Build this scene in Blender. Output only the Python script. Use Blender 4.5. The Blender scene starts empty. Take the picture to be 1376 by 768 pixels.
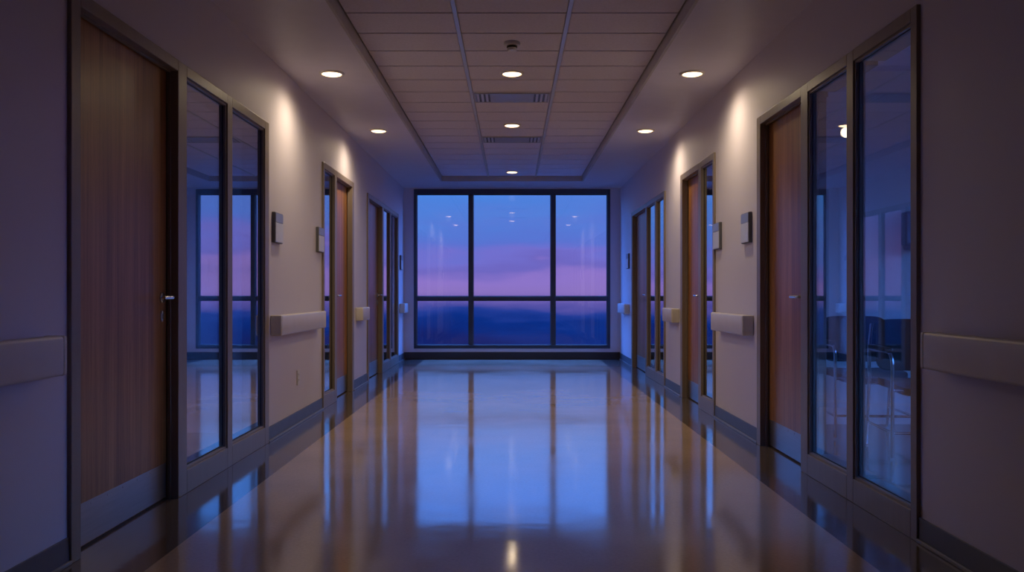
import bpy, bmesh, math, random
from mathutils import Vector, Matrix
random.seed(7)
PI = math.pi
scene = bpy.context.scene
COL = scene.collection

# ------------------------------------------------------------------ helpers
def box(bm, x0, x1, y0, y1, z0, z1, bev=0.0, seg=2):
    """axis aligned box, optionally with rounded edges, added to bm"""
    x0, x1 = min(x0, x1), max(x0, x1); y0, y1 = min(y0, y1), max(y0, y1); z0, z1 = min(z0, z1), max(z0, z1)
    t = bmesh.new()
    bmesh.ops.create_cube(t, size=1.0)
    for v in t.verts:
        v.co = Vector((x0 + (v.co.x + .5) * (x1 - x0), y0 + (v.co.y + .5) * (y1 - y0), z0 + (v.co.z + .5) * (z1 - z0)))
    if bev > 0:
        bmesh.ops.bevel(t, geom=t.edges[:], offset=bev, segments=seg, affect='EDGES', profile=0.5)
    join(bm, t)

def join(bm, t):
    m = bpy.data.meshes.new('tmp'); t.to_mesh(m); t.free()
    bm.from_mesh(m); bpy.data.meshes.remove(m)

def lathe(bm, prof, c, n=32, axis='z'):
    """revolve (radius, height) pairs about an axis through c"""
    t = bmesh.new(); rings = []
    for r, h in prof:
        if r < 1e-6:
            rings.append([t.verts.new((0, 0, h))])
        else:
            rings.append([t.verts.new((r * math.cos(2 * PI * k / n), r * math.sin(2 * PI * k / n), h)) for k in range(n)])
    for a, b in zip(rings, rings[1:]):
        for k in range(n):
            k2 = (k + 1) % n
            if len(a) == 1 and len(b) == 1: continue
            if len(a) == 1: t.faces.new((a[0], b[k2], b[k]))
            elif len(b) == 1: t.faces.new((a[k], a[k2], b[0]))
            else: t.faces.new((a[k], a[k2], b[k2], b[k]))
    bmesh.ops.recalc_face_normals(t, faces=t.faces[:])
    if axis == 'x': bmesh.ops.rotate(t, verts=t.verts[:], matrix=Matrix.Rotation(PI / 2, 3, 'Y'))
    if axis == 'y': bmesh.ops.rotate(t, verts=t.verts[:], matrix=Matrix.Rotation(-PI / 2, 3, 'X'))
    bmesh.ops.translate(t, verts=t.verts[:], vec=Vector(c))
    join(bm, t)

def tube(bm, pts, r, n=10):
    """round bar along points with mitred joints and closed ends"""
    t = bmesh.new(); pts = [Vector(p) for p in pts]; rings = []
    up = None
    for i, p in enumerate(pts):
        if i == 0: d = pts[1] - p
        elif i == len(pts) - 1: d = p - pts[i - 1]
        else: d = (pts[i + 1] - p).normalized() + (p - pts[i - 1]).normalized()
        d.normalize()
        if up is None:
            up = Vector((0, 0, 1)) if abs(d.z) < .9 else Vector((1, 0, 0))
        s = d.cross(up).normalized(); u = s.cross(d).normalized(); up = u
        rings.append([t.verts.new(p + r * (math.cos(2 * PI * k / n) * s + math.sin(2 * PI * k / n) * u)) for k in range(n)])
    for a, b in zip(rings, rings[1:]):
        for k in range(n):
            t.faces.new((a[k], a[(k + 1) % n], b[(k + 1) % n], b[k]))
    t.faces.new(rings[0][::-1]); t.faces.new(rings[-1])
    bmesh.ops.recalc_face_normals(t, faces=t.faces[:])
    join(bm, t)

def arc(p0, p1, p2, n=6):
    """quadratic bend through p1's corner"""
    p0, p1, p2 = Vector(p0), Vector(p1), Vector(p2)
    return [(1 - k / n) ** 2 * p0 + 2 * (1 - k / n) * (k / n) * p1 + (k / n) ** 2 * p2 for k in range(n + 1)]

def wpos(o):
    v = Vector((0, 0, 0))
    while o is not None:
        v += o.location; o = o.parent
    return v

def obj(name, bm, mat, parent=None, smooth=False, angle=35):
    """link ONE mesh object; its bm is in world coordinates, its origin the parent's"""
    off = wpos(parent)
    bmesh.ops.translate(bm, verts=bm.verts[:], vec=-off)
    me = bpy.data.meshes.new(name); bm.to_mesh(me); bm.free()
    o = bpy.data.objects.new(name, me); COL.objects.link(o)
    me.materials.append(mat)
    if smooth:
        me.polygons.foreach_set('use_smooth', [True] * len(me.polygons))
        try: me.set_sharp_from_angle(angle=math.radians(angle))
        except Exception: pass
    if parent: o.parent = parent
    return o

def tag(o, label=None, cat=None, group=None, kind=None):
    if label: o['label'] = label
    if cat: o['category'] = cat
    if group: o['group'] = group
    if kind: o['kind'] = kind
    return o

def empty(name, loc, label=None, cat=None, group=None, kind=None):
    o = bpy.data.objects.new(name, None); COL.objects.link(o); o.location = loc
    o.empty_display_size = .1
    return tag(o, label, cat, group, kind)

def copy_tree(o, parent=None):
    kids = [c for c in bpy.data.objects if c.parent == o]
    c = o.copy(); COL.objects.link(c)
    if parent: c.parent = parent
    for k in kids: copy_tree(k, c)
    return c

# ------------------------------------------------------------------ materials
def new_mat(name):
    m = bpy.data.materials.new(name); m.use_nodes = True
    nt = m.node_tree; nt.nodes.clear()
    out = nt.nodes.new('ShaderNodeOutputMaterial')
    return m, nt, out

def N(nt, kind, **kw):
    n = nt.nodes.new(kind)
    for k, v in kw.items():
        if k in n.inputs: n.inputs[k].default_value = v
        else: setattr(n, k, v)
    return n

def coords(nt, scale):
    tc = N(nt, 'ShaderNodeTexCoord'); mp = N(nt, 'ShaderNodeMapping')
    mp.inputs['Scale'].default_value = scale
    nt.links.new(tc.outputs['Object'], mp.inputs['Vector'])
    return mp.outputs['Vector']

def pbr(name, col, rough=.5, metal=0.0, vary=.06, nscale=(9, 9, 9), bump=0.0, bscale=120, spec=.5, coat=0.0, coat_r=.05, ior=1.5):
    m, nt, out = new_mat(name); L = nt.links.new
    b = N(nt, 'ShaderNodeBsdfPrincipled')
    b.inputs['Roughness'].default_value = rough; b.inputs['Metallic'].default_value = metal
    b.inputs['Specular IOR Level'].default_value = spec; b.inputs['IOR'].default_value = ior
    b.inputs['Coat Weight'].default_value = coat; b.inputs['Coat Roughness'].default_value = coat_r
    v = coords(nt, nscale)
    nz = N(nt, 'ShaderNodeTexNoise'); nz.inputs['Scale'].default_value = 1.0; nz.inputs['Detail'].default_value = 4
    L(v, nz.inputs['Vector'])
    r = N(nt, 'ShaderNodeValToRGB')
    r.color_ramp.elements[0].position = .3; r.color_ramp.elements[1].position = .7
    r.color_ramp.elements[0].color = (*[c * (1 - vary) for c in col], 1)
    r.color_ramp.elements[1].color = (*[min(1, c * (1 + vary)) for c in col], 1)
    L(nz.outputs['Fac'], r.inputs['Fac']); L(r.outputs['Color'], b.inputs['Base Color'])
    if bump > 0:
        v2 = coords(nt, (bscale,) * 3)
        n2 = N(nt, 'ShaderNodeTexNoise'); n2.inputs['Scale'].default_value = 1.0; n2.inputs['Detail'].default_value = 2
        L(v2, n2.inputs['Vector'])
        bp = N(nt, 'ShaderNodeBump'); bp.inputs['Strength'].default_value = bump; bp.inputs['Distance'].default_value = .002
        L(n2.outputs['Fac'], bp.inputs['Height']); L(bp.outputs['Normal'], b.inputs['Normal'])
    L(b.outputs['BSDF'], out.inputs['Surface'])
    return m

def wood_mat(name, c_dark, c_mid, c_light):
    m, nt, out = new_mat(name); L = nt.links.new
    b = N(nt, 'ShaderNodeBsdfPrincipled'); b.inputs['Roughness'].default_value = .34
    b.inputs['Specular IOR Level'].default_value = .5
    b.inputs['Coat Weight'].default_value = .12; b.inputs['Coat Roughness'].default_value = .22
    v1 = coords(nt, (16, 16, .55)); v2 = coords(nt, (90, 90, 1.6)); v3 = coords(nt, (260, 260, 14))
    n1 = N(nt, 'ShaderNodeTexNoise'); n1.inputs['Scale'].default_value = 1; n1.inputs['Detail'].default_value = 3
    n2 = N(nt, 'ShaderNodeTexNoise'); n2.inputs['Scale'].default_value = 1; n2.inputs['Detail'].default_value = 5
    n3 = N(nt, 'ShaderNodeTexNoise'); n3.inputs['Scale'].default_value = 1; n3.inputs['Detail'].default_value = 2
    L(v1, n1.inputs['Vector']); L(v2, n2.inputs['Vector']); L(v3, n3.inputs['Vector'])
    mx = N(nt, 'ShaderNodeMath', operation='MULTIPLY_ADD'); mx.inputs[1].default_value = .55
    L(n1.outputs['Fac'], mx.inputs[0])
    mh = N(nt, 'ShaderNodeMath', operation='MULTIPLY'); mh.inputs[1].default_value = .45
    L(n2.outputs['Fac'], mh.inputs[0]); L(mh.outputs[0], mx.inputs[2])
    r = N(nt, 'ShaderNodeValToRGB'); e = r.color_ramp.elements
    e[0].position = .36; e[0].color = (*c_dark, 1); e[1].position = .64; e[1].color = (*c_light, 1)
    k = e.new(.5); k.color = (*c_mid, 1)
    L(mx.outputs[0], r.inputs['Fac'])
    pr = N(nt, 'ShaderNodeMapRange'); pr.inputs['From Min'].default_value = .3; pr.inputs['From Max'].default_value = .42
    pr.inputs['To Min'].default_value = .72; pr.inputs['To Max'].default_value = 1.0
    L(n3.outputs['Fac'], pr.inputs['Value'])
    ml = N(nt, 'ShaderNodeVectorMath', operation='SCALE'); L(r.outputs['Color'], ml.inputs[0]); L(pr.outputs[0], ml.inputs['Scale'])
    L(ml.outputs[0], b.inputs['Base Color'])
    bp = N(nt, 'ShaderNodeBump'); bp.inputs['Strength'].default_value = .08; bp.inputs['Distance'].default_value = .001
    L(n2.outputs['Fac'], bp.inputs['Height']); L(bp.outputs['Normal'], b.inputs['Normal'])
    L(b.outputs['BSDF'], out.inputs['Surface'])
    return m

def glass_mat(name, f0, tint, gloss=(1, 1, 1), top=1.0):
    """thin coated glazing: Schlick reflection over tinted transmission"""
    m, nt, out = new_mat(name); L = nt.links.new
    lw = N(nt, 'ShaderNodeLayerWeight'); lw.inputs['Blend'].default_value = .5
    p = N(nt, 'ShaderNodeMath', operation='POWER'); p.inputs[1].default_value = 5.0 if f0 < .0555 else 3.7 if f0 < .1 else 1.8
    L(lw.outputs['Facing'], p.inputs[0])
    a = N(nt, 'ShaderNodeMath', operation='MULTIPLY_ADD'); a.inputs[1].default_value = top - f0; a.inputs[2].default_value = f0
    L(p.outputs[0], a.inputs[0])
    t = N(nt, 'ShaderNodeBsdfTransparent'); t.inputs['Color'].default_value = (*tint, 1)
    g = N(nt, 'ShaderNodeBsdfGlossy'); g.inputs['Roughness'].default_value = 0.0; g.inputs['Color'].default_value = (*gloss, 1)
    nz = N(nt, 'ShaderNodeTexNoise'); nz.inputs['Scale'].default_value = 1.0; nz.inputs['Detail'].default_value = 0
    L(coords(nt, (1.3, 1.3, .5)), nz.inputs['Vector'])
    bp = N(nt, 'ShaderNodeBump'); bp.inputs['Strength'].default_value = .012; bp.inputs['Distance'].default_value = .004
    L(nz.outputs['Fac'], bp.inputs['Height']); L(bp.outputs['Normal'], g.inputs['Normal'])
    mx = N(nt, 'ShaderNodeMixShader')
    L(a.outputs[0], mx.inputs['Fac']); L(t.outputs[0], mx.inputs[1]); L(g.outputs[0], mx.inputs[2])
    L(mx.outputs[0], out.inputs['Surface'])
    return m

def floor_mat(name, col, vary=.12):
    """waxed sheet flooring: mottled colour under a wavy polish"""
    m, nt, out = new_mat(name); L = nt.links.new
    b = N(nt, 'ShaderNodeBsdfPrincipled')
    b.inputs['Roughness'].default_value = FLOOR_ROUGH; b.inputs['IOR'].default_value = FLOOR_IOR
    b.inputs['Specular IOR Level'].default_value = .5
    n1 = N(nt, 'ShaderNodeTexNoise'); n1.inputs['Scale'].default_value = 1; n1.inputs['Detail'].default_value = 6
    L(coords(nt, (1.6, 1.6, 1)), n1.inputs['Vector'])
    n2 = N(nt, 'ShaderNodeTexNoise'); n2.inputs['Scale'].default_value = 1; n2.inputs['Detail'].default_value = 3
    L(coords(nt, (70, 70, 1)), n2.inputs['Vector'])
    ad = N(nt, 'ShaderNodeMath', operation='MULTIPLY_ADD'); ad.inputs[1].default_value = .35
    hf = N(nt, 'ShaderNodeMath', operation='MULTIPLY'); hf.inputs[1].default_value = .65
    L(n1.outputs['Fac'], hf.inputs[0]); L(n2.outputs['Fac'], ad.inputs[0]); L(hf.outputs[0], ad.inputs[2])
    r = N(nt, 'ShaderNodeValToRGB'); e = r.color_ramp.elements
    e[0].position = .36; e[1].position = .64
    e[0].color = (*[c * (1 - vary) for c in col], 1); e[1].color = (*[c * (1 + vary) for c in col], 1)
    L(ad.outputs[0], r.inputs['Fac']); L(r.outputs['Color'], b.inputs['Base Color'])
    # slow waviness of the polish and fine scuffs
    w = N(nt, 'ShaderNodeTexNoise'); w.inputs['Scale'].default_value = 1; w.inputs['Detail'].default_value = 3
    L(coords(nt, (2.2, 5.0, 1)), w.inputs['Vector'])
    bp = N(nt, 'ShaderNodeBump'); bp.inputs['Strength'].default_value = .25; bp.inputs['Distance'].default_value = .0035
    L(w.outputs['Fac'], bp.inputs['Height']); L(bp.outputs['Normal'], b.inputs['Normal'])
    rr = N(nt, 'ShaderNodeMapRange'); rr.inputs['To Min'].default_value = FLOOR_ROUGH * .75; rr.inputs['To Max'].default_value = FLOOR_ROUGH * 1.3
    rr.inputs['From Min'].default_value = .35; rr.inputs['From Max'].default_value = .65
    L(n1.outputs['Fac'], rr.inputs['Value']); L(rr.outputs[0], b.inputs['Roughness'])
    L(b.outputs['BSDF'], out.inputs['Surface'])
    return m

def emit_mat(name, col, strength):
    m, nt, out = new_mat(name)
    e = N(nt, 'ShaderNodeEmission'); e.inputs['Color'].default_value = (*col, 1); e.inputs['Strength'].default_value = strength
    nt.links.new(e.outputs[0], out.inputs['Surface'])
    return m

FLOOR_ROUGH, FLOOR_IOR = .10, 3.2
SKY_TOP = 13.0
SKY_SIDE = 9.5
M = {}
M['wall'] = pbr('wall_paint', (.65, .61, .71), .55, vary=.02, nscale=(1.2, 1.2, 1.2), bump=.12, bscale=260, spec=.35)  # lavender tint puts the window's blue cast into the off-white paint
M['soffit'] = pbr('soffit_paint', (.67, .64, .74), .45, vary=.02, bump=.06, bscale=200, spec=.4)  # tinted likewise, blue window light put into the colour
M['tile'] = pbr('ceiling_tile', (.71, .68, .84), .8, vary=.05, nscale=(60, 60, 60), bump=.25, bscale=420, spec=.2)  # off-white tile, its purple is light painted into the colour
M['tbar'] = pbr('grid_metal', (.55, .56, .60), .35, vary=.03)
M['groove'] = pbr('plenum_dark', (.02, .02, .024), .8)
M['lip'] = pbr('tray_trim', (.48, .45, .47), .5)
M['frame'] = pbr('bronze_frame', (.25, .203, .172), .38, metal=.0, vary=.05, nscale=(30, 30, 3), bump=.05)
M['gasket'] = pbr('gasket_rubber', (.012, .012, .013), .6)
M['wood'] = wood_mat('oak_veneer', (.21, .080, .024), (.33, .138, .042), (.44, .205, .07))
M['steel'] = pbr('brushed_steel', (.45, .45, .47), .32, metal=1.0, vary=.06, nscale=(4, 4, 90))
M['chrome'] = pbr('satin_chrome', (.62, .62, .64), .2, metal=1.0, vary=.03)
M['rail'] = pbr('rail_vinyl', (.60, .56, .60), .42, vary=.03, bump=.06, bscale=300)
M['cap'] = pbr('rail_cap', (.66, .62, .57), .4, vary=.03)
M['base'] = pbr('base_vinyl', (.10, .10, .125), .42, vary=.06)
M['cove'] = pbr('base_toe', (.20, .19, .20), .35, vary=.04)
M['endbase'] = pbr('base_vinyl_shaded', (.030, .028, .032), .5, vary=.06)  # the same vinyl made darker, the unlit end's shade put into the colour
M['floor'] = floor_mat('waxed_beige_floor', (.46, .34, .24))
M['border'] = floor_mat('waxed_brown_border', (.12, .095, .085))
M['sideglass'] = glass_mat('sidelight_glazing', .19, (.70, .76, .80), top=1.0)
M['clearglass'] = glass_mat('clear_glazing', .056, (.96, .98, .98), top=.8)
M['winglass'] = glass_mat('window_glazing', .055, (.97, .98, 1.0), top=1.0)
M['winframe'] = pbr('window_frame_paint', (.06, .07, .10), .35, metal=.2, vary=.05)
M['lens'] = emit_mat('lamp_lens', (1.0, .64, .34), 6.0)
M['ring'] = pbr('lamp_ring', (.75, .72, .68), .35, vary=.02)
M['vent'] = pbr('vent_enamel', (.36, .36, .38), .4, vary=.03)
M['ventback'] = pbr('vent_recess', (.12, .12, .13), .6)
M['plastic'] = pbr('white_plastic', (.66, .64, .62), .4, vary=.02)
M['dark'] = pbr('black_plastic', (.02, .02, .022), .45)
M['signback'] = pbr('sign_backplate', (.10, .10, .12), .4)
M['signface'] = pbr('sign_face', (.62, .64, .70), .35, vary=.02)
M['signhead'] = pbr('sign_header', (.27, .29, .36), .3, vary=.04)
M['roomwall'] = pbr('room_paint', (.78, .78, .76), .6, vary=.02, bump=.1, bscale=200)
M['fabric'] = pbr('charcoal_mesh', (.018, .020, .024), .75, vary=.2, nscale=(300, 300, 300), bump=.3, bscale=700)
M['seatfab'] = pbr('slate_fabric', (.06, .06, .08), .7, vary=.2, nscale=(300, 300, 300), bump=.3, bscale=700)
M['bluegray'] = pbr('dispenser_shell', (.35, .42, .55), .35, vary=.02)

# ------------------------------------------------------------------ dimensions (metres; camera at the origin looking along +Y)
XW = 1.645          # half width of the corridor
ZS = 2.60           # soffit
ZT = 2.67           # tiled field
YE = 13.0           # end wall face
YB = -3.0           # wall behind
WT = .14            # wall thickness
XT, YT = 1.02, 12.2 # ceiling tray
PROUD = .016        # frames stand proud of the wall
REC_D, REC_G = .042, .010

# side, posts (near jamb, ..., far jamb), bays between posts, top
UNITS = [
    (-1, [(3.165, 3.235), (4.18, 4.29), (4.905, 4.99), (5.65, 5.74)], 'dgg', 2.14),
    (-1, [(7.40, 7.45), (7.87, 7.97), (8.74, 8.83)], 'gd', 2.14),
    (-1, [(9.69, 9.77), (10.76, 10.87), (11.46, 11.55), (12.22, 12.32)], 'dgg', 2.14),
    (1, [(3.446, 3.50), (4.09, 4.17), (4.72, 4.83), (5.62, 5.70)], 'ggd', 2.165),
    (1, [(6.91, 6.96), (7.38, 7.49), (8.20, 8.29)], 'gd', 2.14),
    (1, [(9.16, 9.21), (9.69, 9.78), (10.36, 10.46), (11.60, 11.70)], 'ggd', 2.10),
]

# ------------------------------------------------------------------ shell
bm = bmesh.new()
box(bm, -XW + .32, XW - .32, YB, YE + .2, -.08, 0)
floor = tag(obj('floor', bm, M['floor']), 'waxed beige corridor floor mirroring the dusk window', 'floor', kind='structure')
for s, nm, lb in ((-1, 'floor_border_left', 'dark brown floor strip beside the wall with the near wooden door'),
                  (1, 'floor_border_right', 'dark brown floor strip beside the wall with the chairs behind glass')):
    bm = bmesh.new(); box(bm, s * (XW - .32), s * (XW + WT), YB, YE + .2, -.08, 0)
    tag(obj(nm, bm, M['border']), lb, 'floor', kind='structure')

def wall(side):
    bm = bmesh.new(); y = YB
    a, b = side * XW, side * (XW + WT)
    for sd, posts, bays, top in sorted([u for u in UNITS if u[0] == side], key=lambda u: u[1][0][0]):
        y0, y1 = posts[0][0], posts[-1][1]
        box(bm, a, b, y, y0, 0, ZS + .12)
        box(bm, a, b, y0, y1, top, ZS + .12)
        y = y1
    box(bm, a, b, y, YE + .2, 0, ZS + .12)
    return bm
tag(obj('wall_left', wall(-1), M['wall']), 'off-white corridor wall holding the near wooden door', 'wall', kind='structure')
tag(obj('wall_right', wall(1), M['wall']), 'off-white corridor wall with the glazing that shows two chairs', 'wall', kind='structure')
WX, WZ0, WZ1 = 1.492, .164, 2.583
bm = bmesh.new()
box(bm, -XW, -WX, YE, YE + .2, 0, ZS + .12); box(bm, WX, XW, YE, YE + .2, 0, ZS + .12)
box(bm, -WX, WX, YE, YE + .2, 0, WZ0); box(bm, -WX, WX, YE, YE + .2, WZ1, ZS + .12)
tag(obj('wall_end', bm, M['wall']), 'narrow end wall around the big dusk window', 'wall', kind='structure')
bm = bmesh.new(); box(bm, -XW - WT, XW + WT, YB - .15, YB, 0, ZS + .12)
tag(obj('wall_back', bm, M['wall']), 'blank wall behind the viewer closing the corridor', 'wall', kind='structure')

# ceiling: soffit with a long tray, tiles and grid inside it
bm = bmesh.new()
for s in (-1, 1): box(bm, s * XT, s * XW, YB, YE, ZS, ZS + .12)
box(bm, -XT, XT, YT, YE, ZS, ZS + .12); box(bm, -XT, XT, YB, YB + .6, ZS, ZS + .12)
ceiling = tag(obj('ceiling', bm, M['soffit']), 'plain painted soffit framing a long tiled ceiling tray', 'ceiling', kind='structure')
ROW, Y0 = .3985, 5.098
bm = bmesh.new(); lines = []
k = -30
while True:
    a, b = Y0 + k * ROW, Y0 + (k + 1) * ROW; k += 1
    if b < YB + .6: continue
    if a > YT - .02: break
    a, b = max(a, YB + .6), min(b, YT - .02)
    lines.append(a)
    for x0, x1 in ((-1.005, -.34), (-.34, .34), (.34, 1.005)):
        box(bm, x0 + .016, x1 - .016, a + .009, b - .009, ZT, ZT + .03)
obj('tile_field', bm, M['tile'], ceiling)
bm = bmesh.new(); box(bm, -XT, XT, YB + .6, YT, ZT + .02, ZT + .05)
obj('plenum_board', bm, M['groove'], ceiling)
for x in (-.34, .34):
    bm = bmesh.new(); box(bm, x - .013, x + .013, YB + .6, YT - .02, ZT - .006, ZT + .02, .002)
    obj('grid_bar', bm, M['tbar'], ceiling)
bm = bmesh.new()
for s in (-1, 1): box(bm, s * 1.0, s * XT, YB + .6, YT, ZS - .004, ZT + .03, .003)
box(bm, -XT, XT, YT - .02, YT, ZS - .004, ZT + .03, .003)
tag(obj('trim_1', bm, M['lip']), 'dark edge trim lining the recessed ceiling tray', 'trim', kind='structure')

# baseboards: runs between the openings, each with a thin toe
def baseboard(side):
    bm = bmesh.new(); tb = bmesh.new(); y = YB
    for sd, posts, bays, top in sorted([u for u in UNITS if u[0] == side], key=lambda u: u[1][0][0]) + [(side, [(YE, YE)], '', 0)]:
        y1 = posts[0][0]
        if y1 - y > .02:
            box(bm, side * (XW - .008), side * XW, y, y1, .0, .10, .002)
            box(tb, side * (XW - .02), side * (XW - .008), y, y1, 0, .014, .003)
        y = posts[-1][1]
    return bm, tb
for s, nm, lb in ((-1, 'baseboard_left', 'blue-grey vinyl baseboard under the wall with the outlet'),
                  (1, 'baseboard_right', 'blue-grey vinyl baseboard under the wall with chairs behind its glass')):
    bm, tb = baseboard(s)
    o = tag(obj(nm, bm, M['base']), lb, 'baseboard', kind='structure')
    obj('base_toe', tb, M['cove'], o)
bm = bmesh.new(); box(bm, -XW + .008, XW - .008, YE - .012, YE, 0, .11, .002)
tag(obj('baseboard_end', bm, M['endbase']), 'baseboard with painted-in shade below the big end window', 'baseboard', kind='structure')

# end window: frame, mullions, transoms, six panes
win = empty('window_1', (0, YE, WZ0), 'three-bay black framed window filled with dusk sky', 'window', kind='structure')
F0, F1 = YE - .01, YE + .09
bm = bmesh.new()
box(bm, -WX, -1.447, F0, F1, WZ0, WZ1, .004); box(bm, 1.447, WX, F0, F1, WZ0, WZ1, .004)
box(bm, -1.447, 1.447, F0, F1, 2.503, WZ1, .004); box(bm, -1.447, 1.447, F0, F1, WZ0, .22, .004)
obj('frame', bm, M['winframe'], win)
for a, b in ((-.658, -.590), (.590, .660)):
    bm = bmesh.new(); box(bm, a, b, F0 + .004, F1 - .01, .22, 2.503, .004); obj('mullion', bm, M['winframe'], win)
for a, b in ((-1.447, -.658), (-.590, .590), (.660, 1.447)):
    bm = bmesh.new(); box(bm, a, b, F0 + .008, F1 - .015, .893, .956, .004); obj('transom', bm, M['winframe'], win)
    for z0, z1 in ((.22, .893), (.956, 2.503)):
        bm = bmesh.new(); box(bm, a, b, YE + .05, YE + .056, z0, z1); obj('pane', bm, M['winglass'], win)
        bm = bmesh.new(); t = .008
        for q in ((a, a + t, z0, z1), (b - t, b, z0, z1), (a + t, b - t, z0, z0 + t), (a + t, b - t, z1 - t, z1)):
            box(bm, q[0], q[1], YE + .035, YE + .05, q[2], q[3])
        obj('glazing_bead', bm, M['winframe'], win)

def fill_window(name, axis, at, a0, a1, z0, z1, n, label):  # unseen windows added to let dusk light through the side rooms
    root = empty(name, (at, (a0 + a1) / 2, z0) if axis == 'x' else ((a0 + a1) / 2, at, z0), label, 'window', kind='structure')
    def bx(bm, t0, t1, p0, p1, q0, q1):
        box(bm, at + t0, at + t1, p0, p1, q0, q1) if axis == 'x' else box(bm, p0, p1, at + t0, at + t1, q0, q1)
    bm = bmesh.new(); f = .05
    bx(bm, -.04, .04, a0, a0 + f, z0, z1); bx(bm, -.04, .04, a1 - f, a1, z0, z1)
    bx(bm, -.04, .04, a0 + f, a1 - f, z0, z0 + f); bx(bm, -.04, .04, a0 + f, a1 - f, z1 - f, z1)
    obj('frame', bm, M['winframe'], root)
    w = (a1 - a0 - 2 * f) / n
    for k in range(n):
        p = a0 + f + k * w
        bm = bmesh.new(); bx(bm, -.003, .003, p + (.025 if k else 0), p + w - (.025 if k < n - 1 else 0), z0 + f, z1 - f); obj('pane', bm, M['winglass'], root)
        if k:
            bm = bmesh.new(); bx(bm, -.03, .03, p - .025, p + .025, z0 + f, z1 - f); obj('mullion', bm, M['winframe'], root)

# ------------------------------------------------------------------ door units
DOOR_LABELS = [
    'near wooden door with two reflecting sidelights, beside the corridor outlet wall',
    'wooden door with one slim sidelight, across from the slim-sidelight door further from the window',
    'dim wooden door with two sidelights nearest the end window, handle side facing it',
    'wooden door beside two tall panes with chairs behind them',
    'wooden door with one slim sidelight, between two grey plaques and the far glazed door',
    'bluish wooden door with two sidelights, facing the dim door near the window',
]
def lever(door, X, s, yl, dirn, z=.98):
    """lever set on face X (corridor side = -s), latch at yl, lever pointing along dirn"""
    o = -s
    bm = bmesh.new()
    lathe(bm, [(0, -.001), (.026, -.001), (.026, .006), (.022, .010), (.011, .011), (.011, .05), (.0, .052)], (0, 0, 0), 24, 'x')
    for v in bm.verts: v.co.x *= o
    bmesh.ops.recalc_face_normals(bm, faces=bm.faces[:])
    bmesh.ops.translate(bm, verts=bm.verts[:], vec=(X, yl, z))
    p = [Vector((X + o * .03, yl, z))] + arc((X + o * .045, yl, z), (X + o * .058, yl, z), (X + o * .058, yl + dirn * .02, z)) + [Vector((X + o * .058, yl + dirn * .115, z))]
    tube(bm, p, .0085, 12)
    h = obj('handle', bm, M['chrome'], door, True)
    bm = bmesh.new()
    lathe(bm, [(0, 0), (.016, 0), (.016, .005), (.013, .008), (.007, .008), (.007, .011), (0, .011)], (0, 0, 0), 20, 'x')
    for v in bm.verts: v.co.x *= o; v.co.z *= 1.7
    bmesh.ops.recalc_face_normals(bm, faces=bm.faces[:])
    bmesh.ops.translate(bm, verts=bm.verts[:], vec=(X, yl, z - .09))
    obj('lock_cylinder', bm, M['steel'], door, True)

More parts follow.
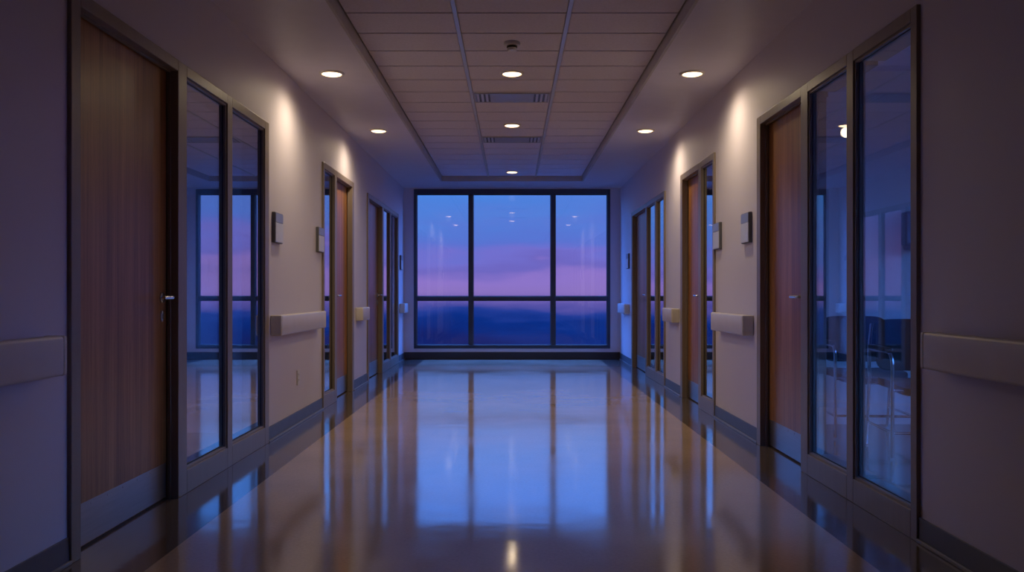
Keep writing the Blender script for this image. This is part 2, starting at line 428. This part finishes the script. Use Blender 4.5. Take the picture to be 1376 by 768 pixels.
for i, (s, posts, bays, top) in enumerate(UNITS):
    y0, y1 = posts[0][0], posts[-1][1]
    root = empty('door_%d' % (i + 1), (s * (XW + .06), (y0 + y1) / 2, 0), DOOR_LABELS[i], 'door', kind='structure')
    xo, xi = s * (XW - PROUD), s * (XW + WT)          # room side flush with the wall
    HD = .055
    bm = bmesh.new()
    xg, xd = s * (XW + .045), s * (XW + REC_D + .07)   # slim glazing posts, deeper on the door's side
    for j, (a, b) in enumerate(posts):
        if j in (0, len(posts) - 1): box(bm, xo, xi, a, b, 0, top, .003)
        else:
            box(bm, xo, xg, a, b, 0, top, .003)
            if bays[j] == 'd': box(bm, xg, xd, b - .05, b, 0, top, .003)
            elif bays[j - 1] == 'd': box(bm, xg, xd, a, a + .05, 0, top, .003)
    for j, bay in enumerate(bays):
        a, b = posts[j][1], posts[j + 1][0]
        box(bm, xo, xi, a, b, top - HD, top, .003)
        if bay == 'g':
            box(bm, xo, xi, a, b, 0, .115, .003)
    # stops behind the leaf and glazing beads around every pane
    for j, bay in enumerate(bays):
        a, b = posts[j][1], posts[j + 1][0]; zt = top - HD
        if bay == 'd':
            q0, q1 = s * (XW + REC_D + .045), s * (XW + REC_D + .07)
            box(bm, q0, q1, a, a + .014, 0, zt); box(bm, q0, q1, b - .014, b, 0, zt); box(bm, q0, q1, a + .014, b - .014, zt - .014, zt)
            q0, q1 = s * (XW + .020), s * (XW + .034); w = .008
            box(bm, q0, q1, a, a + w, 0, zt); box(bm, q0, q1, b - w, b, 0, zt); box(bm, q0, q1, a + w, b - w, zt - w, zt)
        else:
            q0, q1, w = s * (XW - .007), s * (XW + REC_G), .012
            box(bm, q0, q1, a, a + w, .115, zt, .002); box(bm, q0, q1, b - w, b, .115, zt, .002)
            box(bm, q0, q1, a + w, b - w, zt - w, zt, .002); box(bm, q0, q1, a + w, b - w, .115, .115 + w, .002)
    obj('frame', bm, M['frame'], root)
    for j, bay in enumerate(bays):
        a, b = posts[j][1], posts[j + 1][0]; zt = top - HD
        if bay == 'd':
            X = s * (XW + REC_D)
            bm = bmesh.new(); box(bm, X, s * (XW + REC_D + .045), a + .003, b - .003, .008, zt - .003, .0015)
            leaf = obj('door_leaf', bm, M['wood'], root)
            bm = bmesh.new(); box(bm, X - s * .0015, X + s * .0005, a + .012, b - .012, .012, .177)
            for q in range(7):
                yy = a + .05 + (b - a - .1) * q / 6
                lathe(bm, [(0, .0022), (.004, .0018), (.0055, 0)], (0, 0, 0), 10, 'x')
                vs = bm.verts[-21:]
                for v in vs: v.co = Vector((X - s * (.0015 + abs(v.co.x)), v.co.y + yy, v.co.z + .163))
            bmesh.ops.recalc_face_normals(bm, faces=bm.faces[:])
            obj('kick_plate', bm, M['steel'], leaf)
            near_latch = j > 0                          # the latch is on the sidelight's side
            yl, d = (a + .06, 1) if near_latch else (b - .06, -1)
            lever(leaf, X, s, yl, d)
        else:
            bm = bmesh.new(); box(bm, s * (XW + REC_G), s * (XW + REC_G + .006), a + .002, b - .002, .117, zt - .002)
            pane = obj('sidelight_pane', bm, M['clearglass' if i == 3 else 'sideglass'], root)
            bm = bmesh.new(); x0, x1, w = s * (XW + REC_G - .003), s * (XW + REC_G), .0145
            box(bm, x0, x1, a + .0122, a + w, .13, zt - .0122); box(bm, x0, x1, b - w, b - .0122, .13, zt - .0122)
            box(bm, x0, x1, a + w, b - w, zt - w, zt - .0122); box(bm, x0, x1, a + w, b - w, .13, .135)
            obj('gasket', bm, M['gasket'], pane)

# ------------------------------------------------------------------ rooms behind the glass
for s, nm in ((-1, 'left'), (1, 'right')):
    a, b = s * (XW + WT), s * 4.6
    for nm2, q in (('wall_%s_room_back' % nm, (b, b + s * .1, 2.2, 13.2, 0, 2.7)),
                   ('wall_%s_room_near' % nm, (a, b, 2.1, 2.2, 0, 2.7)),
                   ('wall_%s_room_partition' % nm, (a, b, 6.15, 6.25, 0, 2.7) if s < 0 else (a, b, 6.55, 6.65, 0, 2.7)),
                   ('wall_%s_room_divider' % nm, (a, b, 9.0, 9.1, 0, 2.7)),
                   ('wall_%s_room_far' % nm, (a, b, 13.1, 13.2, 0, 2.7))):
        bm = bmesh.new()
        if nm2.endswith('back'):
            box(bm, *q[:2], 2.2, 2.6, 0, 2.7); box(bm, *q[:2], 6.0, 13.2, 0, 2.7)  # leaves an opening for the added window
            box(bm, *q[:2], 2.6, 6.0, 0, .85); box(bm, *q[:2], 2.6, 6.0, 2.4, 2.7)
        else:
            box(bm, *q)
        side = 'wooden near door' if s < 0 else 'chairs'
        tag(obj(nm2, bm, M['roomwall']), 'grey %s wall of the dark rooms on the side of the %s' % (nm2.split('_')[-1], side), 'wall', kind='structure')
    fill_window('window_%d' % (2 if s < 0 else 3), 'x', s * 4.65, 2.6, 6.0, .85, 2.4, 3, 'unseen outer window added to light the room on the side of the %s' % side)
    bm = bmesh.new(); box(bm, a, s * 4.7, 2.1, 13.2, -.08, 0)
    tag(obj('floor_%s_room' % nm, bm, M['border']), 'dark floor of the unlit rooms on the side of the %s' % side, 'floor', kind='structure')
    bm = bmesh.new(); box(bm, a, s * 4.7, 2.1, 13.2, 2.7, 2.78)
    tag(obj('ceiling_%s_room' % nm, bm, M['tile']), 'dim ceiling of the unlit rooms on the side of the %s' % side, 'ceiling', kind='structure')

# ------------------------------------------------------------------ handrails (bumper rails)
def handrail(s, y0, y1, label):
    root = empty('handrail', (s * XW, (y0 + y1) / 2, .78), label, 'handrail', 'wall handrails along the corridor')
    x1, z0, z1, cap = s * (XW - .078), .712, .852, .03
    c0, c1 = y0 > YB + .01, y1 < YE - .2
    bm = bmesh.new()
    # profile with a rolled top and bottom
    prof = [(XW - .035, z0), (XW - .066, z0), (XW - .0745, z0 + .004), (XW - .078, z0 + .012), (XW - .078, z1 - .012), (XW - .0745, z1 - .004), (XW - .066, z1), (XW - .035, z1)]
    ya, yb = y0 + cap, y1 - cap
    A = [bm.verts.new((s * p[0], ya, p[1])) for p in prof]; B = [bm.verts.new((s * p[0], yb, p[1])) for p in prof]
    for k in range(len(prof)):
        k2 = (k + 1) % len(prof); bm.faces.new((A[k], A[k2], B[k2], B[k]))
    bm.faces.new(A); bm.faces.new(B)
    bmesh.ops.recalc_face_normals(bm, faces=bm.faces[:])
    obj('rail_cover', bm, M['rail'], root, True, 50)
    for yy0, yy1 in ((y0, ya), (yb, y1)):
        bm = bmesh.new(); box(bm, s * XW, s * (XW - .0785), yy0, yy1, z0 - .0005, z1 + .0005, .010, 3)
        obj('end_cap', bm, M['cap'], root, True, 50)
    bm = bmesh.new()
    box(bm, s * XW, s * (XW - .036), ya, yb, z0 + .03, z1 - .03, .003)
    obj('mounting_strip', bm, M['rail'], root)
handrail(-1, .25, 3.02, 'long beige handrail on the dark wall before the near wooden door')
handrail(-1, 5.82, 7.22, 'beige handrail on the wall above the small outlet plate')
handrail(-1, 9.00, 9.44, 'short handrail stub with a warm-lit end, facing another stub across the corridor')
handrail(-1, 12.50, 12.92, 'bluish handrail stub in the window corner past the dim glazed door')
handrail(1, .25, 3.29, 'long beige handrail on the dark wall beside the tall pane with chairs')
handrail(1, 5.82, 6.75, 'beige handrail below two grey wall plaques')
handrail(1, 8.40, 8.92, 'short handrail stub between the slim-sidelight door and the blue-lit glazed door')
handrail(1, 11.95, 12.70, 'bluish handrail stub in the window corner past the blue-lit glazed door')

# ------------------------------------------------------------------ downlights
dl0 = empty('downlight', (0, 0, 0), 'x', 'ceiling light', 'round recessed downlights')
bm = bmesh.new()
lathe(bm, [(.070, .0), (.070, -.008), (.074, -.012), (.086, -.009), (.092, 0), (.070, 0)], (0, 0, 0), 48)
obj('trim_ring', bm, M['ring'], dl0, True)
bm = bmesh.new()
lathe(bm, [(.0, -.020), (.030, -.0187), (.055, -.0145), (.068, -.008), (.070, -.001), (0, -.001)], (0, 0, 0), 48)
obj('lens', bm, M['lens'], dl0, True, 60)
LAMPS = [
    (-1.31, 6.22, ZS, 'round downlight in the soffit nearest the near wooden door'),
    (-1.31, 8.40, ZS, 'second round downlight in the soffit over the outlet wall, closer to window'),
    (1.31, 6.22, ZS, 'round downlight in the soffit nearest the glazing with chairs'),
    (1.31, 8.40, ZS, 'second round downlight in the soffit over the two plaques, closer to window'),
    (0, 6.49, ZT, 'round downlight in the ceiling tiles beside the smoke detector'),
    (0, 8.485, ZT, 'round downlight in the ceiling tiles between the two air vents'),
    (0, 11.75, ZT, 'small round downlight in the ceiling tiles nearest the window'),
]
DL = []
SPOT_W = [29, 29, 29, 29, 20, 20, 5]
for i, (x, y, z, lb) in enumerate(LAMPS):
    o = dl0 if i == 0 else copy_tree(dl0)
    o.location = (x, y, z); o['label'] = lb; DL.append(o)
for i, o in enumerate(DL):
    L = bpy.data.lights.new('downlight_beam', 'SPOT')
    L.energy = SPOT_W[i]; L.color = (1.0, .79, .51); L.spot_size = math.radians(172); L.spot_blend = 1.0; L.shadow_soft_size = .05
    lo = bpy.data.objects.new('downlight_beam', L); COL.objects.link(lo); lo.location = (0, 0, -.075); lo.parent = o

# ------------------------------------------------------------------ air vents
v0 = empty('air_vent', (0, 7.29, ZT), 'slotted air vent in the ceiling tiles between smoke detector and middle downlight', 'air vent', 'ceiling air vents')
W, D = .315, .165
def vp(name, fn, mat):
    bm = bmesh.new(); fn(bm); bmesh.ops.translate(bm, verts=bm.verts[:], vec=(0, 7.29, ZT)); return obj(name, bm, mat, v0)
def vframe(bm):
    t = .014
    box(bm, -W, W, -D, -D + t, -.010, 0, .002); box(bm, -W, W, D - t, D, -.010, 0, .002)
    box(bm, -W, -W + t, -D + t, D - t, -.010, 0, .002); box(bm, W - t, W, -D + t, D - t, -.010, 0, .002)
vp('frame', vframe, M['vent'])
vp('backing', lambda bm: box(bm, -W + .014, W - .014, -D + .014, D - .014, -.0025, 0), M['ventback'])
vp('center_panel', lambda bm: box(bm, -.185, .185, -D + .018, D - .018, -.009, -.0025, .002), M['vent'])
for s in (-1, 1):
    for q in range(3):
        x = s * (.212 + q * .038)
        vp('blade', lambda bm: box(bm, x - .010, x + .010, -D + .018, D - .018, -.0085, -.0025, .002), M['tbar'])
v1 = copy_tree(v0); v1.location = (0, 9.28, ZT)
v1['label'] = 'smaller-looking slotted air vent in the ceiling tiles between the middle and farthest downlights'

# smoke detector
sd = empty('smoke_detector', (0, 5.70, ZT), 'small round smoke detector hanging from the tiled ceiling', 'smoke detector')
bm = bmesh.new(); lathe(bm, [(0, 0), (.053, 0), (.055, -.006), (.053, -.020), (.046, -.024), (0, -.024)], (0, 5.70, ZT), 40); obj('base', bm, M['plastic'], sd, True)
bm = bmesh.new(); lathe(bm, [(0, -.022), (.034, -.024), (.036, -.034), (.034, -.038), (0, -.038)], (0, 5.70, ZT), 32); obj('sensor_gap', bm, M['dark'], sd, True)
bm = bmesh.new(); lathe(bm, [(0, -.037), (.032, -.037), (.033, -.046), (.028, -.055), (0, -.057)], (0, 5.70, ZT), 32); obj('head', bm, M['plastic'], sd, True)

# ------------------------------------------------------------------ wall plaques
p0 = empty('wall_plaque', (0, 0, 0), 'x', 'sign', 'grey wall plaques')   # local: wall plane x = 0, facing +x
def pp(name, q, mat, bev=.002):
    bm = bmesh.new(); box(bm, *q, bev); return obj(name, bm, mat, p0)
pp('back_plate', (0, .022, -.10, .10, -.105, .105), M['signback'], .003)
pp('face_panel', (.0215, .027, -.095, .095, -.100, .034), M['signface'])
pp('header_panel', (.0215, .027, -.095, .095, .036, .101), M['signhead'])
SIGNS = [
    (-1, 5.96, 'grey room plaque on the lit wall beside the near reflecting sidelights'),
    (-1, 7.28, 'grey room plaque beside the slim sidelight above the long handrail'),
    (-1, 12.62, 'tiny dark plaque in the window corner past the dim wooden door'),
    (1, 5.96, 'grey room plaque closest to the wooden door with chairs beside it'),
    (1, 6.80, 'grey room plaque close to the slim sidelight beyond the larger plaque'),
    (1, 12.05, 'tiny plaque on the blue-lit wall by the window corner'),
]
for i, (s, y, lb) in enumerate(SIGNS):
    o = p0 if i == 0 else copy_tree(p0)
    o.location = (s * XW, y, 1.455); o.rotation_euler = (0, 0, PI if s > 0 else 0); o['label'] = lb

# outlet plate
ou = empty('wall_outlet', (-XW, 6.57, .355), 'small pale outlet plate low on the wall below the handrail', 'outlet')
bm = bmesh.new(); box(bm, -XW, -XW + .007, 6.535, 6.605, .297, .413, .003, 3); obj('cover_plate', bm, M['plastic'], ou)
for z in (.335, .375):
    bm = bmesh.new(); box(bm, -XW + .006, -XW + .0095, 6.552, 6.588, z - .016, z + .016, .002); k = obj('socket', bm, M['plastic'], ou)
    bm = bmesh.new()
    for dy in (-.007, .007): box(bm, -XW + .009, -XW + .0098, 6.57 + dy - .0015, 6.57 + dy + .0015, z - .003, z + .007)
    obj('slot', bm, M['dark'], k)

# ------------------------------------------------------------------ chairs behind the glass
def chair_shell(bm, pts_fn, nu, nv, th):
    t = bmesh.new(); g = [[t.verts.new(pts_fn(u / nu, v / nv)) for v in range(nv + 1)] for u in range(nu + 1)]
    for u in range(nu):
        for v in range(nv):
            t.faces.new((g[u][v], g[u + 1][v], g[u + 1][v + 1], g[u][v + 1]))
    bmesh.ops.recalc_face_normals(t, faces=t.faces[:])
    bmesh.ops.solidify(t, geom=t.faces[:], thickness=th)
    join(bm, t)
def sq(u, v, hw, hh, n=5.0):
    """square grid mapped to a rounded rectangle"""
    a, b = 2 * u - 1, 2 * v - 1
    m = max(abs(a), abs(b))
    if m < 1e-6: return 0.0, 0.0
    ang = math.atan2(b, a); r = (abs(math.cos(ang)) ** n + abs(math.sin(ang)) ** n) ** (-1 / n)
    return m * r * math.cos(ang) * hw, m * r * math.sin(ang) * hh
ch = empty('visitor_chair', (0, 0, 0), 'x', 'chair', 'dark visitor chairs behind the glazing')   # faces -y
bm = bmesh.new()
def f_back(u, v):
    x, z = sq(u, v, .235, .165, 6); return Vector((x, .235 + .06 * (z / .165) * .5 - .35 * (x * x), .665 + z))
chair_shell(bm, f_back, 16, 14, .022); obj('backrest', bm, M['fabric'], ch, True, 60)
bm = bmesh.new()
def f_seat(u, v):
    x, y = sq(u, v, .24, .235, 6); return Vector((x, -.01 + y, .462 - .03 * max(0, -y / .235) ** 3 - .012 * (1 - (x / .24) ** 2)))
chair_shell(bm, f_seat, 16, 14, .045); obj('seat', bm, M['seatfab'], ch, True, 60)
for s in (-1, 1):
    x = s * .265
    bm = bmesh.new(); tube(bm, [(x, -.22, .011)] + arc((x, -.22, .56), (x, -.22, .635), (x, -.15, .64)) + [(x, .20, .64)], .011); obj('leg', bm, M['chrome'], ch, True)
    bm = bmesh.new(); tube(bm, [(x, .29, .011), (x, .225, .45), (x, .235, .64), (x * .9, .268, .80)], .011); obj('leg', bm, M['chrome'], ch, True)
    bm = bmesh.new(); box(bm, x - .022, x + .022, -.17, .19, .645, .672, .010, 3); obj('armrest', bm, M['dark'], ch, True, 60)
    bm = bmesh.new(); tube(bm, [(x, -.22, .16), (x, .268, .16)], .008); obj('stretcher', bm, M['chrome'], ch, True)
for y, z in ((-.215, .415), (.225, .415), (-.22, .16)):
    bm = bmesh.new(); tube(bm, [(-.265, y, z), (.265, y, z)], .009); obj('cross_bar', bm, M['chrome'], ch, True)
c2 = copy_tree(ch)
ch.location = (2.575, 5.34, 0); ch.rotation_euler = (0, 0, math.radians(-6)); ch['label'] = 'dark visitor chair behind the wider tall pane, closer to the viewer'
c2.location = (2.50, 6.08, 0); c2.rotation_euler = (0, 0, math.radians(-4)); c2['label'] = 'dark visitor chair mostly hidden behind the post, seen in the narrower pane'

# dispenser on the partition seen through the near pane
dp = empty('soap_dispenser', (3.05, 6.55, 1.46), 'small blue-grey wall dispenser seen through the tall pane above the chair', 'dispenser')
bm = bmesh.new()
box(bm, 2.97, 3.13, 6.455, 6.55, 1.36, 1.62, .02, 4)
lathe(bm, [(0, -.001), (.07, 0), (.074, .02), (.074, .05)], (3.05, 6.503, 1.335), 32)
obj('shell', bm, M['bluegray'], dp, True, 50)
bm = bmesh.new(); box(bm, 3.03, 3.12, 6.447, 6.456, 1.47, 1.61, .004); obj('window', bm, M['dark'], dp)

# ------------------------------------------------------------------ sky at dusk
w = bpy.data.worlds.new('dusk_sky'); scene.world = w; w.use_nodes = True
nt = w.node_tree; nt.nodes.clear(); L = nt.links.new
out = N(nt, 'ShaderNodeOutputWorld'); bg = N(nt, 'ShaderNodeBackground'); L(bg.outputs[0], out.inputs['Surface'])
tc = N(nt, 'ShaderNodeTexCoord'); sp = N(nt, 'ShaderNodeSeparateXYZ'); L(tc.outputs['Generated'], sp.inputs[0])
mp = N(nt, 'ShaderNodeMapping'); mp.inputs['Scale'].default_value = (6.0, 6.0, 34); L(tc.outputs['Generated'], mp.inputs['Vector'])
cn = N(nt, 'ShaderNodeTexNoise'); cn.inputs['Scale'].default_value = 1.0; cn.inputs['Detail'].default_value = 5; cn.inputs['Roughness'].default_value = .5
L(mp.outputs[0], cn.inputs['Vector'])
nd = N(nt, 'ShaderNodeMath', operation='MULTIPLY_ADD'); nd.inputs[1].default_value = .11; nd.inputs[2].default_value = -.055
L(cn.outputs['Fac'], nd.inputs[0])
# the wobble grows with height above the horizon
ab = N(nt, 'ShaderNodeMath', operation='ABSOLUTE'); L(sp.outputs['Z'], ab.inputs[0])
gr = N(nt, 'ShaderNodeMapRange'); gr.inputs['From Max'].default_value = .05; gr.inputs['To Min'].default_value = .1; L(ab.outputs[0], gr.inputs['Value'])
nm = N(nt, 'ShaderNodeMath', operation='MULTIPLY'); L(nd.outputs[0], nm.inputs[0]); L(gr.outputs[0], nm.inputs[1])
tl = N(nt, 'ShaderNodeMath', operation='MULTIPLY_ADD'); tl.inputs[1].default_value = -.07   # the pink climbs higher towards one side
L(sp.outputs['X'], tl.inputs[0]); L(sp.outputs['Z'], tl.inputs[2])
hz = N(nt, 'ShaderNodeMapRange'); hz.inputs['From Min'].default_value = .0; hz.inputs['From Max'].default_value = .035; L(sp.outputs['Z'], hz.inputs['Value'])
tm = N(nt, 'ShaderNodeMix'); L(hz.outputs[0], tm.inputs['Factor']); L(sp.outputs['Z'], tm.inputs[2]); L(tl.outputs[0], tm.inputs[3])
el = N(nt, 'ShaderNodeMath', operation='ADD'); L(tm.outputs[0], el.inputs[0]); L(nm.outputs[0], el.inputs[1])
rg = N(nt, 'ShaderNodeMapRange'); rg.inputs['From Min'].default_value = -.1; rg.inputs['From Max'].default_value = .3
L(el.outputs[0], rg.inputs['Value'])
cr = N(nt, 'ShaderNodeValToRGB'); L(rg.outputs[0], cr.inputs['Fac'])
def lin(r, g, b):
    f = lambda c: (c / 255) / 12.92 if c / 255 <= .04045 else ((c / 255 + .055) / 1.055) ** 2.4
    return (f(r), f(g), f(b), 1)
# (elevation z, sRGB)
stops = [(-.10, (18, 24, 84)), (-.060, (16, 34, 108)), (-.034, (10, 46, 130)), (-.024, (34, 60, 148)), (-.011, (104, 92, 172)), (.002, (142, 116, 192)),
         (.016, (144, 118, 200)), (.028, (112, 104, 192)), (.042, (116, 113, 205)), (.062, (92, 116, 208)), (.095, (82, 126, 214)), (.14, (70, 134, 222)), (.35, (60, 118, 224))]
e = cr.color_ramp.elements
for i, (z, c) in enumerate(stops):
    p = (z + .1) / .4
    k = e[0] if i == 0 else (e[1] if i == 1 else e.new(p))
    k.position = p; k.color = lin(*c)
L(cr.outputs['Color'], bg.inputs['Color'])
# sky strength boosted overhead, out of view, as added light for the corridor
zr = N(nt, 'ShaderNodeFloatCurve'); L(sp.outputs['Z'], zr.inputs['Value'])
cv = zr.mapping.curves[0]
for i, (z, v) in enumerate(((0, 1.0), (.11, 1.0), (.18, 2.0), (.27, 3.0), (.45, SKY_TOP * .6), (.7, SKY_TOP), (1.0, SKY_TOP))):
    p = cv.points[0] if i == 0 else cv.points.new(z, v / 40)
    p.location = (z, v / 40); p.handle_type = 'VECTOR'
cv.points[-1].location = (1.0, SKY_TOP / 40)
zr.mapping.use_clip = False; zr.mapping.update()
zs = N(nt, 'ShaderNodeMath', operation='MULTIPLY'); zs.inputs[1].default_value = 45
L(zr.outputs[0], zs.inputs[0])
# and to either side, an added boost that lights walls and side rooms
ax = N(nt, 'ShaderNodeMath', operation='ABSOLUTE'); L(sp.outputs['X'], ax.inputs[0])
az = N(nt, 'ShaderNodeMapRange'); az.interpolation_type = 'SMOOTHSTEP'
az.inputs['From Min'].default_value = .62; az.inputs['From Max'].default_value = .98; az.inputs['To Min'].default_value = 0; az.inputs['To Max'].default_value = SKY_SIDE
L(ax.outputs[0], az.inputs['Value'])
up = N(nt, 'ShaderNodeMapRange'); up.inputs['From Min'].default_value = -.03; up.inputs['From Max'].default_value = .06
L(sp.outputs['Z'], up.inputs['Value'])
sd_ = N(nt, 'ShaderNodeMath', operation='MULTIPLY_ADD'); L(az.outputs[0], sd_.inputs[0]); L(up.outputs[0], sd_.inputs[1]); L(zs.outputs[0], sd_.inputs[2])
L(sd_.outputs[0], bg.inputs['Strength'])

# ------------------------------------------------------------------ camera and view
cam = bpy.data.cameras.new('camera'); co = bpy.data.objects.new('camera', cam); COL.objects.link(co)
co.location = (0, 0, 1.0); co.rotation_euler = (PI / 2, 0, 0)
cam.sensor_width = 36; cam.lens = 1150 / 1376 * 36; cam.shift_y = 10 / 1376; cam.clip_start = .05; cam.clip_end = 500
scene.camera = co
vs = scene.view_settings
vs.view_transform = 'Standard'; vs.look = 'None'; vs.gamma = 1.0; vs.exposure = 0.0; vs.use_curve_mapping = False
scene.cycles.use_denoising = True
scene.cycles.max_bounces = 12; scene.cycles.diffuse_bounces = 6; scene.cycles.glossy_bounces = 6; scene.cycles.transparent_max_bounces = 24
scene.cycles.caustics_reflective = False; scene.cycles.caustics_refractive = False
scene.cycles.sample_clamp_indirect = 4.0
